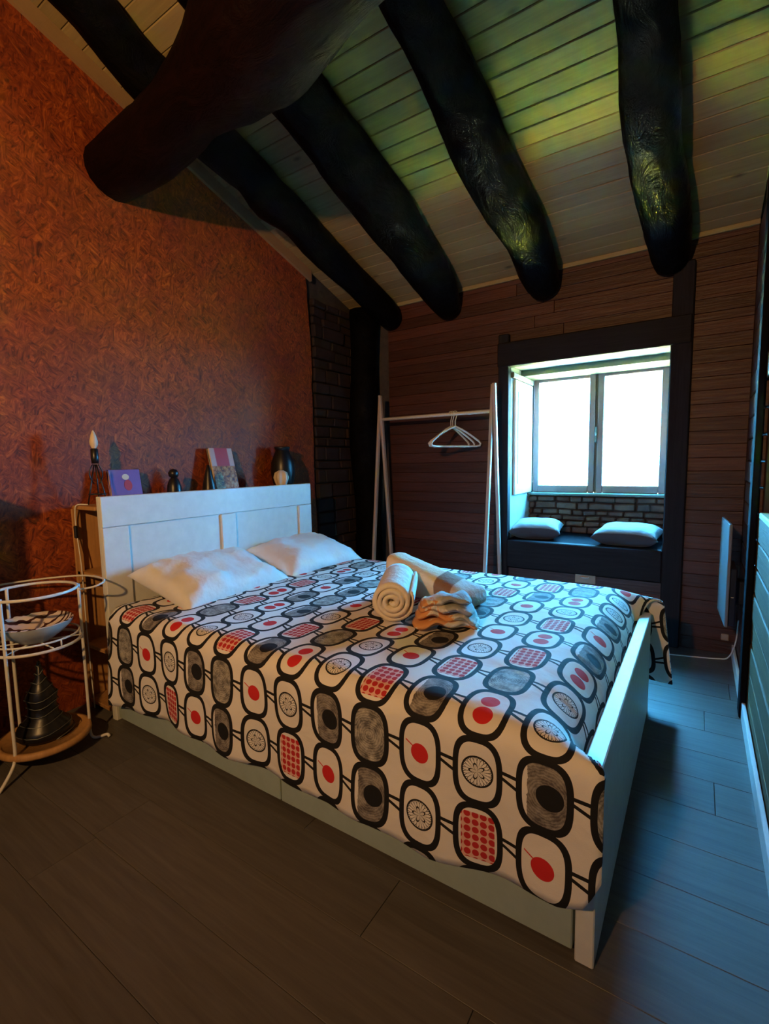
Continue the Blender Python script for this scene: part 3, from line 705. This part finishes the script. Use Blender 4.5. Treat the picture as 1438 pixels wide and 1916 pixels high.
# crumpled flowered cloth: folded layers
bm = bmesh.new(); NLY = 4
for k in range(NLY):
    nx_, ny_ = 20, 14; z0 = 0.014+k*0.026; wx, wy = 0.125-0.010*k, 0.09-0.008*k; g0 = []; g1 = []
    for i in range(nx_+1):
        a_, b_ = [], []
        for j in range(ny_+1):
            a, b = -1+2*i/nx_, -1+2*j/ny_
            rr = max(abs(a), abs(b)); edge_ = max(0, 1-rr**5)**0.5
            x = wx*a*(1-0.12*b*b); y = wy*b*(1-0.15*a*a)+0.012*math.sin(k*2.1+a*2)
            wv_ = 0.013*mn.noise(Vector((x*16, y*16, k*0.5)))+0.016*math.cos(a*1.4)-0.016+0.007*math.sin(a*7+k)*b
            a_.append(bm.verts.new((x, y, z0+wv_+0.0140*edge_))); b_.append(bm.verts.new((x*0.99, y*0.99, z0+wv_-0.0125*edge_)))
        g0.append(a_); g1.append(b_)
    for i in range(nx_):
        for j in range(ny_):
            bm.faces.new((g0[i][j], g0[i+1][j], g0[i+1][j+1], g0[i][j+1])); bm.faces.new((g1[i][j], g1[i][j+1], g1[i+1][j+1], g1[i+1][j]))
    ring0 = [g0[i][0] for i in range(nx_+1)]+[g0[nx_][j] for j in range(1, ny_+1)]+[g0[i][ny_] for i in range(nx_-1, -1, -1)]+[g0[0][j] for j in range(ny_-1, 0, -1)]
    ring1 = [g1[i][0] for i in range(nx_+1)]+[g1[nx_][j] for j in range(1, ny_+1)]+[g1[i][ny_] for i in range(nx_-1, -1, -1)]+[g1[0][j] for j in range(ny_-1, 0, -1)]
    for i in range(len(ring0)): j = (i+1) % len(ring0); bm.faces.new((ring0[i], ring1[i], ring1[j], ring0[j]))
cl = finish(bm, 'folded_cloth', M['flowered'], None, True); place(cl, (1.452, 0.49, BT+0.014), (0, 0, math.radians(24)))
tag(cl, 'crumpled orange and grey flowered cloth bundle beside the rolled hand towel', 'cloth')

# ------------------------------------------------------------------ window seat cushions
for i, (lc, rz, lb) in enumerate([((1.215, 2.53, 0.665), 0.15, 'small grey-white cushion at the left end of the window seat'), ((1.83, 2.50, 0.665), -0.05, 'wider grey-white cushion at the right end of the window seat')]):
    o = finish(pillow_bm(0.36 if i == 0 else 0.40, 0.36, 0.135, 7+i, 0.10, 20, 0.004, 0.5), 'seat_cushion', [M['cushion'], M['cushion_shaded']], None, True)
    for p_ in o.data.polygons: p_.material_index = 1 if p_.center.z < 0.022 else 0  # lower faces darker: shade of the front painted into the cloth
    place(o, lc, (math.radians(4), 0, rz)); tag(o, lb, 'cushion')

# ------------------------------------------------------------------ clothes rack
rk = tag(empty('clothes_rack', (0.56, 2.12, 0)), 'pale wooden A-frame clothes rail standing by the dark plank wall', 'clothes rack')
for x in (0.09, 1.02):
    for (yf, yt, dx) in ((1.965, 2.145, -0.012), (2.275, 2.105, 0.012)):
        bm = bmesh.new(); 
        d = Vector((0, yt-yf, 1.70)).normalized(); s_ = 0.0115
        vs = []
        for q in (Vector((x+dx, yf, 0.0)), Vector((x+dx, yt, 1.70))):
            for (a, b) in ((-1, -1), (1, -1), (1, 1), (-1, 1)): vs.append(bm.verts.new(q+Vector((a*s_*0.95, b*s_*1.25, 0))))
        bm.faces.new(vs[:4]); bm.faces.new(vs[4:])
        for i in range(4): bm.faces.new((vs[i], vs[(i+1) % 4], vs[4+(i+1) % 4], vs[4+i]))
        bmesh.ops.bevel(bm, geom=list(bm.edges), offset=0.003, segments=1, affect='EDGES')
        par(finish(bm, 'leg', M['rack_wood']), rk)
par(T('rail', [(0.09, 2.125, 1.515), (1.02, 2.125, 1.515)], 0.0125, M['white_metal'], None, 12), rk)
par(T('lower_bar', [(0.09, 2.0, 0.20), (1.02, 2.0, 0.20)], 0.010, M['rack_wood'], None, 8), rk)
# hangers
def hanger(x, ang, tilt, lab):
    e = tag(empty('clothes_hanger', (x, 2.125, 1.527), rz=ang), lab, 'hanger', 'hangers on the rack')
    hook = [(0.0+0.019*math.cos(a), 0, -0.004+0.019*math.sin(a)-0.007) for a in [math.radians(t) for t in range(200, -70, -18)]]
    hook = [(q[0], q[1], q[2]) for q in hook]+[(0.0, 0, -0.06), (0, 0, -0.10)]
    T('hook', hook, 0.0035, M['white_plastic'], e, 6)
    body = [(0.0, 0, -0.10), (0.06, 0, -0.125), (0.13, 0, -0.165), (0.195, 0, -0.205), (0.212, 0, -0.222), (0.205, 0, -0.238), (0.17, 0, -0.243), (0.0, 0, -0.243), (-0.17, 0, -0.243), (-0.205, 0, -0.238), (-0.212, 0, -0.222), (-0.195, 0, -0.205), (-0.13, 0, -0.165), (-0.06, 0, -0.125)]
    b = T('body', body, 0.0078, M['white_plastic'], e, 8, True)
    return e
hanger(0.735, math.radians(54), 0, 'white plastic clothes hanger, front one of the three on the rail')
hanger(0.715, math.radians(66), 0, 'white plastic clothes hanger, middle one of the three on the rail')
hanger(0.70, math.radians(76), 0, 'white plastic clothes hanger, rear one of the three on the rail')

# ------------------------------------------------------------------ panel by the right wall, socket, cable
tv = tag(empty('television', (2.36, 1.9, 0.28)), 'thin flat screen seen edge-on beside the right wall', 'television')
bm = bmesh.new(); vs = []
for (x, y, z) in ((2.331, 2.12, 0.845), (2.352, 1.77, 0.845), (2.352, 1.77, 0.33), (2.331, 2.12, 0.33)):
    vs.append(bm.verts.new((x, y, z)))
f_ = bm.faces.new(vs); r = bmesh.ops.extrude_face_region(bm, geom=[f_]); bmesh.ops.translate(bm, verts=[v for v in r['geom'] if isinstance(v, bmesh.types.BMVert)], vec=(0.014, 0.001, 0)); bmesh.ops.bevel(bm, geom=list(bm.edges), offset=0.003, segments=1, affect='EDGES')
par(finish(bm, 'screen_panel', M['grey_panel']), tv)
par(bx('back_box', (2.366, 1.80, 0.33), (2.395, 2.05, 0.62), M['navy'], None, 0.004), tv)
par(bx('wall_bracket', (2.39, 1.90, 0.42), (XR, 1.98, 0.54), M['navy'], None, 0.003), tv)
par(LA('indicator_light', [(0, 0), (0.006, 0), (0.006, 0.004), (0, 0.004)], (2.38, 1.80, 0.475), M['white_plastic'], None, 10), tv)
so = tag(empty('wall_socket', (1.60, YW-0.006, 0.39)), 'tan wall socket under the window seat, partly hidden by the duvet', 'socket')
par(bx('plate', (1.535, YW-0.022, 0.335), (1.665, YW-0.006, 0.43), M['tan'], None, 0.004), so)
par(LA('outlet', [(0, 0), (0.028, 0), (0.028, 0.004), (0.022, 0.004), (0.02, 0.001), (0, 0.001)], (1.60, YW-0.03, 0.38), M['white_plastic'], None, 16), so)
so2 = tag(empty('low_socket', (2.40, YW-0.01, 0.1)), 'small pale wall socket low on the plank wall, under the thin screen', 'socket')
par(bx('plate', (2.365, YW-0.02, 0.085), (2.405, YW-0.006, 0.125), M['tan'], None, 0.004), so2)
cbl = T('power_cable', spline([(2.43, 2.10, 0.28), (2.425, 2.14, 0.14), (2.40, 2.2, 0.03), (2.35, 2.22, 0.004), (2.22, 2.18, 0.004), (2.05, 2.14, 0.004), (1.9, 2.1, 0.004)], 40), 0.0038, M['white_plastic'], None, 6)
rebase(cbl, (2.3, 2.2, 0)); tag(cbl, 'thin white power cable curving from the right wall along the floor', 'cable')

# ------------------------------------------------------------------ bookcase behind the headboard
bk = tag(empty('bookcase', (-0.16, 0.7, 0)), 'low open pine shelf unit standing between headboard and strand board wall', 'shelf')
ST = 0.998
for z in (0.03, 0.31, 0.665, ST-0.018): par(bx('shelf', (-0.262, 0.0, z), (-0.052, 1.40, z+0.018), M['pine'], None, 0.002), bk)
for y in (0.0, 0.68, 1.375):
    par(bx('upright', (-0.265, y, 0.0), (-0.235, y+0.022, ST-0.018), M['pine'], None, 0.002), bk); (par(bx('upright', (-0.075, y, 0.0), (-0.052, y+0.022, ST-0.018), M['pine'], None, 0.002), bk) if y > 0.1 else None)
par(bx('back_panel', (-0.28, 0.0, 0.0), (-0.268, 1.40, ST-0.018), M['pine'], None, 0.001), bk)
for z in (0.048, 0.33, 0.683): par(bx('back_rail', (-0.075, 0.024, z), (-0.058, 1.37, z+0.09), M['pine'], None, 0.002), bk)
ZS = ST+0.001
# candle lamp on wire tripod
lp = tag(empty('table_lamp', (-0.17, 0.075, ZS)), 'slim black wire tripod lamp with a small candle bulb', 'lamp')
c0 = Vector((-0.17, 0.075, ZS))
for a in (0.5, 2.6, 4.7):
    d = Vector((math.cos(a), math.sin(a), 0)); par(T('leg', [c0+d*0.045+Vector((0, 0, 0.003)), c0+d*0.03+Vector((0, 0, 0.08)), c0+d*0.006+Vector((0, 0, 0.19))], 0.0035, M['black_wire'], None, 6), lp)
par(T('ring', [c0+Vector((0.036*math.cos(t), 0.036*math.sin(t), 0.05)) for t in [i*PI/8 for i in range(16)]], 0.003, M['black_wire'], None, 6, True), lp)
for a in (1.5, 4.6):
    par(T('scroll', [c0+Vector((0, 0.0+math.copysign(1, math.sin(a))*(0.012+0.018*math.sin(t)), 0.10+0.09*t/3.1)) for t in [i*3.1/9 for i in range(10)]], 0.0028, M['black_wire'], None, 6), lp)
par(LA('bulb_holder', [(0, 0.195), (0.015, 0.195), (0.017, 0.22), (0.016, 0.262), (0.011, 0.266), (0, 0.266)], tuple(c0), M['black'], None, 16), lp)
par(LA('bulb', [(0.010, 0.266), (0.017, 0.285), (0.0175, 0.30), (0.012, 0.325), (0.005, 0.345), (0, 0.352)], tuple(c0), M['cream'], None, 16), lp)
crd = par(T('cord', spline([(-0.17, 0.03, ZS+0.004), (-0.20, -0.006, ZS+0.004), (-0.215, -0.010, ZS-0.03), (-0.222, -0.008, 0.88), (-0.20, -0.008, 0.70), (-0.20, -0.008, 0.4), (-0.18, -0.01, 0.02)], 30), 0.0028, M['white_plastic'], None, 6), lp)
par(bx('cord_switch', (-0.230, -0.018, 0.845), (-0.212, -0.002, 0.905), M['black'], None, 0.004), lp)
# purple book
pb = tag(empty('purple_book', (-0.2, 0.25, ZS)), 'purple book with a small red and cream figure on its cover, leaning on the wall', 'book')
def leanbox(name, y0, y1, h, t, x0, lean, mat, parent, bev=0.002):
    bm = bmesh.new(); box(bm, (0, y0, 0), (t, y1, h), bev)
    for v in bm.verts: x_, z_ = v.co.x, v.co.z; v.co.x = x0+x_*math.cos(lean)-z_*math.sin(lean); v.co.z = ZS+0.0005+x_*math.sin(lean)+z_*math.cos(lean)
    o = finish(bm, name, mat, None); o.parent = parent; o.matrix_parent_inverse = Matrix.Translation(-Vector(parent.location)); return o
leanbox('cover', 0.165, 0.325, 0.165, 0.004, -0.215, 0.18, M['purple'], pb); leanbox('pages', 0.169, 0.321, 0.160, 0.012, -0.228, 0.18, M['pages'], pb); leanbox('cover', 0.165, 0.325, 0.165, 0.004, -0.233, 0.18, M['purple'], pb)
def disc_lean(name, cy, cz, ry, rz_, mat, parent, x0=-0.2105, lean=0.18):
    bm = bmesh.new(); n = 20; vs = []
    for k in range(2):
        for i in range(n):
            a = 2*PI*i/n; yy = cy+ry*math.cos(a); z_ = cz+rz_*math.sin(a); x_ = 0.0012*k
            vs.append(bm.verts.new((x0+x_*math.cos(lean)-z_*math.sin(lean), yy, ZS+x_*math.sin(lean)+z_*math.cos(lean))))
    bm.faces.new(vs[:n]); bm.faces.new(vs[n:])
    for i in range(n): bm.faces.new((vs[i], vs[(i+1) % n], vs[n+(i+1) % n], vs[n+i]))
    o = finish(bm, name, mat, None); o.parent = parent; o.matrix_parent_inverse = Matrix.Translation(-Vector(parent.location)); return o
disc_lean('printed_head', 0.247, 0.128, 0.018, 0.015, M['cream'], pb); disc_lean('printed_body', 0.255, 0.085, 0.020, 0.028, M['red'], pb)
# red/gold book with picture cover leaning
rb = tag(empty('picture_book', (-0.2, 0.85, ZS)), 'tall book with a red band and golden picture on the cover, behind the headboard', 'book')
leanbox('cover', 0.765, 0.935, 0.29, 0.004, -0.185, 0.24, M['cover'], rb); leanbox('pages', 0.769, 0.931, 0.285, 0.014, -0.200, 0.24, M['pages'], rb); leanbox('cover', 0.765, 0.935, 0.29, 0.004, -0.205, 0.24, M['black'], rb)
# dark figurine, dark cone, black vase, shell dish
fg = tag(empty('dark_figurine', (-0.17, 0.475, ZS)), 'small rounded black figurine right of the purple book', 'figurine')
par(LA('body', [(0, 0), (0.038, 0), (0.040, 0.02), (0.036, 0.07), (0.024, 0.105), (0.014, 0.115)], (-0.17, 0.475, ZS), M['black'], None), fg)
par(LA('head', [(0.012, 0.112), (0.024, 0.122), (0.027, 0.140), (0.018, 0.157), (0, 0.163)], (-0.17, 0.475, ZS), M['black'], None), fg)
cn = LA('incense_cone', [(0, 0), (0.045, 0), (0.043, 0.012), (0.034, 0.07), (0.018, 0.14), (0.006, 0.18), (0, 0.182)], (-0.12, 0.66, ZS), M['black'], None)
rebase(cn, (-0.12, 0.66, ZS)); tag(cn, 'dark pointed cone ornament beside the picture book', 'ornament')
vz = tag(empty('black_vase', (-0.2, 1.325, ZS)), 'rounded matt black vase behind the pale shell ornament', 'vase')
par(LA('vase_body', [(0, 0), (0.05, 0), (0.072, 0.05), (0.082, 0.12), (0.078, 0.19), (0.055, 0.25), (0.044, 0.275)], (-0.2, 1.325, ZS), M['black'], None, 28), vz)
par(LA('lip', [(0.044, 0.272), (0.052, 0.285), (0.055, 0.298), (0.047, 0.298), (0.040, 0.28), (0.036, 0.20)], (-0.2, 1.325, ZS), M['black'], None, 28), vz)
bm = bmesh.new(); n = 40; prof = [(0.02, 0), (0.024, 0.02), (0.036, 0.055), (0.046, 0.09), (0.038, 0.122), (0.015, 0.137)]
rs = []
for r_, z_ in prof: rs.append([bm.verts.new((-0.09+r_*(1+0.16*math.cos(5*2*PI*j/n))*math.cos(2*PI*j/n), 1.20+r_*(1+0.16*math.cos(5*2*PI*j/n))*math.sin(2*PI*j/n), ZS+z_)) for j in range(n)])
for a_, b_ in zip(rs[:-1], rs[1:]):
    for j in range(n): bm.faces.new((a_[j], a_[(j+1) % n], b_[(j+1) % n], b_[j]))
bm.faces.new(rs[0]); bm.faces.new(rs[-1])
sl = finish(bm, 'shell_ornament', M['cream'], None, True); rebase(sl, (-0.09, 1.20, ZS)); tag(sl, 'pale star-ribbed shell ornament peeking over the headboard', 'ornament')

# ------------------------------------------------------------------ round metal stand
cx_, cy_ = 0.02, -0.295; RR = 0.152
ct = tag(empty('plant_stand', (cx_, cy_, 0)), 'round white metal tiered stand with curled feet beside the bed', 'stand')
def ring(name, z, r_, th, mat=M['white_metal'], c=(cx_, cy_), n=40): return par(T(name, [(c[0]+r_*math.cos(2*PI*i/n), c[1]+r_*math.sin(2*PI*i/n), z) for i in range(n)], th, mat, None, 8, True), ct)
LEG = [(0.055, -0.14), (0.10, -0.425), (-0.125, -0.33)]
for (x, y), top in zip(LEG, (0.69, 0.70, 0.69)):
    d = Vector((x-cx_, y-cy_, 0)).normalized(); b = Vector((x, y, 0))
    if y > -0.2: foot = [b+Vector((0, 0, 0.03)), b+Vector((0.012, 0.01, 0.008)), b+Vector((0.03, 0.03, 0.010)), b+Vector((0.048, 0.045, 0.016)), b+Vector((0.056, 0.05, 0.006))]
    else: foot = [b+d*0.008+Vector((0, 0, 0.07)), b+d*0.035+Vector((0, 0, 0.04)), b+d*0.075+Vector((0, 0, 0.012)), b+d*0.085+Vector((0, 0, 0.006))]
    pts = [b+Vector((0, 0, top)), b+Vector((0, 0, 0.45)), b+Vector((0, 0, 0.20)), b+Vector((0, 0, 0.11))]+foot
    par(T('leg', spline([tuple(p_) for p_ in pts], 44), 0.0062, M['white_metal'], None, 8), ct)
ring('top_ring', 0.69, RR, 0.006); ring('middle_ring', 0.510, RR-0.004, 0.004); ring('middle_ring', 0.480, RR, 0.006); ring('bottom_ring', 0.085, RR+0.002, 0.004)
for i in range(6):
    a = 0.2+i*PI/3; par(T('spacer', [(cx_+(RR-0.002)*math.cos(a), cy_+(RR-0.002)*math.sin(a), 0.480), (cx_+(RR-0.002)*math.cos(a), cy_+(RR-0.002)*math.sin(a), 0.510)], 0.003, M['white_metal'], None, 6), ct)
for i in range(3):
    a = i*PI/3; par(T('cross_wire', [(cx_+RR*math.cos(a), cy_+RR*math.sin(a), 0.486), (cx_-RR*math.cos(a), cy_-RR*math.sin(a), 0.486)], 0.003, M['white_metal'], None, 6), ct)
par(T('handle', spline([(0.055, -0.14, 0.665), (0.115, -0.105, 0.678), (0.105, -0.06, 0.69), (0.02, -0.035, 0.69), (-0.10, -0.055, 0.69), (-0.185, -0.17, 0.69), (-0.225, -0.31, 0.69), (-0.22, -0.42, 0.69), (-0.10, -0.50, 0.68), (0.03, -0.50, 0.672), (0.10, -0.425, 0.665)], 60), 0.0042, M['white_metal'], None, 8), ct)
par(LA('wooden_tray', [(0, 0.072), (RR+0.008, 0.072), (RR+0.012, 0.080), (RR+0.010, 0.096), (RR-0.006, 0.098), (RR-0.010, 0.088), (0, 0.088)], (cx_, cy_, 0), M['pine'], None, 40), ct)
bw = tag(empty('ceramic_bowl', (cx_, cy_, 0.49)), 'shallow glazed bowl with dark striped inside on the middle tier of the stand', 'bowl')
par(LA('bowl_body', [(0, 0.49), (0.055, 0.49), (0.06, 0.496), (0.095, 0.520), (0.125, 0.550), (0.132, 0.568)], (cx_, cy_, 0), M['bowl_out'], None, 40), bw)
par(LA('bowl_inside', [(0.132, 0.568), (0.128, 0.571), (0.122, 0.560), (0.09, 0.532), (0.05, 0.515), (0, 0.511)], (cx_, cy_, 0), M['bowl_in'], None, 40), bw)
og = tag(empty('wire_ornament', (cx_, cy_, 0.09)), 'dark glass spire ornament wrapped in silver wire on the wooden tray', 'ornament')
par(LA('glass_body', [(0, 0.092), (0.085, 0.092), (0.10, 0.11), (0.09, 0.14), (0.055, 0.175), (0.048, 0.22), (0.055, 0.26), (0.035, 0.30), (0.014, 0.34), (0.006, 0.40), (0, 0.405)], (cx_, cy_, 0), M['black'], None, 28), og)
pts = []
for i in range(150):
    t = i/149; a = t*2*PI*9; z_ = 0.10+0.29*t
    r_ = interp([(0.09, 0.10), (0.11, 0.106), (0.14, 0.095), (0.175, 0.06), (0.22, 0.053), (0.26, 0.06), (0.30, 0.040), (0.34, 0.019), (0.405, 0.006)], z_)
    pts.append((cx_+r_*math.cos(a), cy_+r_*math.sin(a), z_+0.006*math.sin(a*3)))
par(T('wire_coil', pts, 0.0017, M['silver_wire'], None, 5), og)

# ------------------------------------------------------------------ wall lamp that gives the warm light (behind the photographer)
wlp = tag(empty('wall_lamp', (LAMP.x, YB, LAMP.z)), 'brass wall lamp with an open shade behind the photographer', 'lamp')
par(LA('wall_plate', [(0, -0.06), (0.05, -0.06), (0.05, 0.06), (0, 0.06)], (LAMP.x, YB+0.02, LAMP.z), M['brass'], None), wlp)
par(T('arm', [(LAMP.x, YB+0.02, LAMP.z), (LAMP.x, LAMP.y-0.12, LAMP.z-0.01)], 0.008, M['brass']), wlp)
par(T('lamp_shade', [(LAMP.x, LAMP.y-0.14, LAMP.z-0.015), (LAMP.x, LAMP.y-0.10, LAMP.z-0.01), (LAMP.x, LAMP.y-0.02, LAMP.z)], [0.02, 0.05, 0.055], M['brass'], None, 20), wlp)

# unseen chest of drawers, added to shade the low left of the strand board wall
cd = tag(empty('shadow_chest', (-0.075, -0.985, 0)), 'pale chest of drawers added out of view on the left to shade the strand board wall', 'chest of drawers')
par(bx('carcass', (-0.295, -1.35, 0.0), (0.13, -0.62, 1.18), M['pine'], None, 0.004), cd)
par(bx('top', (-0.298, -1.37, 1.18), (0.155, -0.60, 1.205), M['pine'], None, 0.004), cd)
for i in range(4):
    z = 0.06+i*0.28
    dr = par(bx('drawer', (0.13, -1.33, z), (0.148, -0.64, z+0.265), M['pine'], None, 0.004), cd)
    for y in (-1.15, -0.82): 
        k_ = LA('knob', [(0, 0), (0.008, 0), (0.008, 0.012), (0.016, 0.02), (0.012, 0.03), (0, 0.032)], (0, 0, 0), M['brass'], None, 12); k_.data.transform(Matrix.Translation((0.148, y, z+0.13)) @ Matrix.Rotation(PI/2, 4, 'Y')); k_.parent = dr
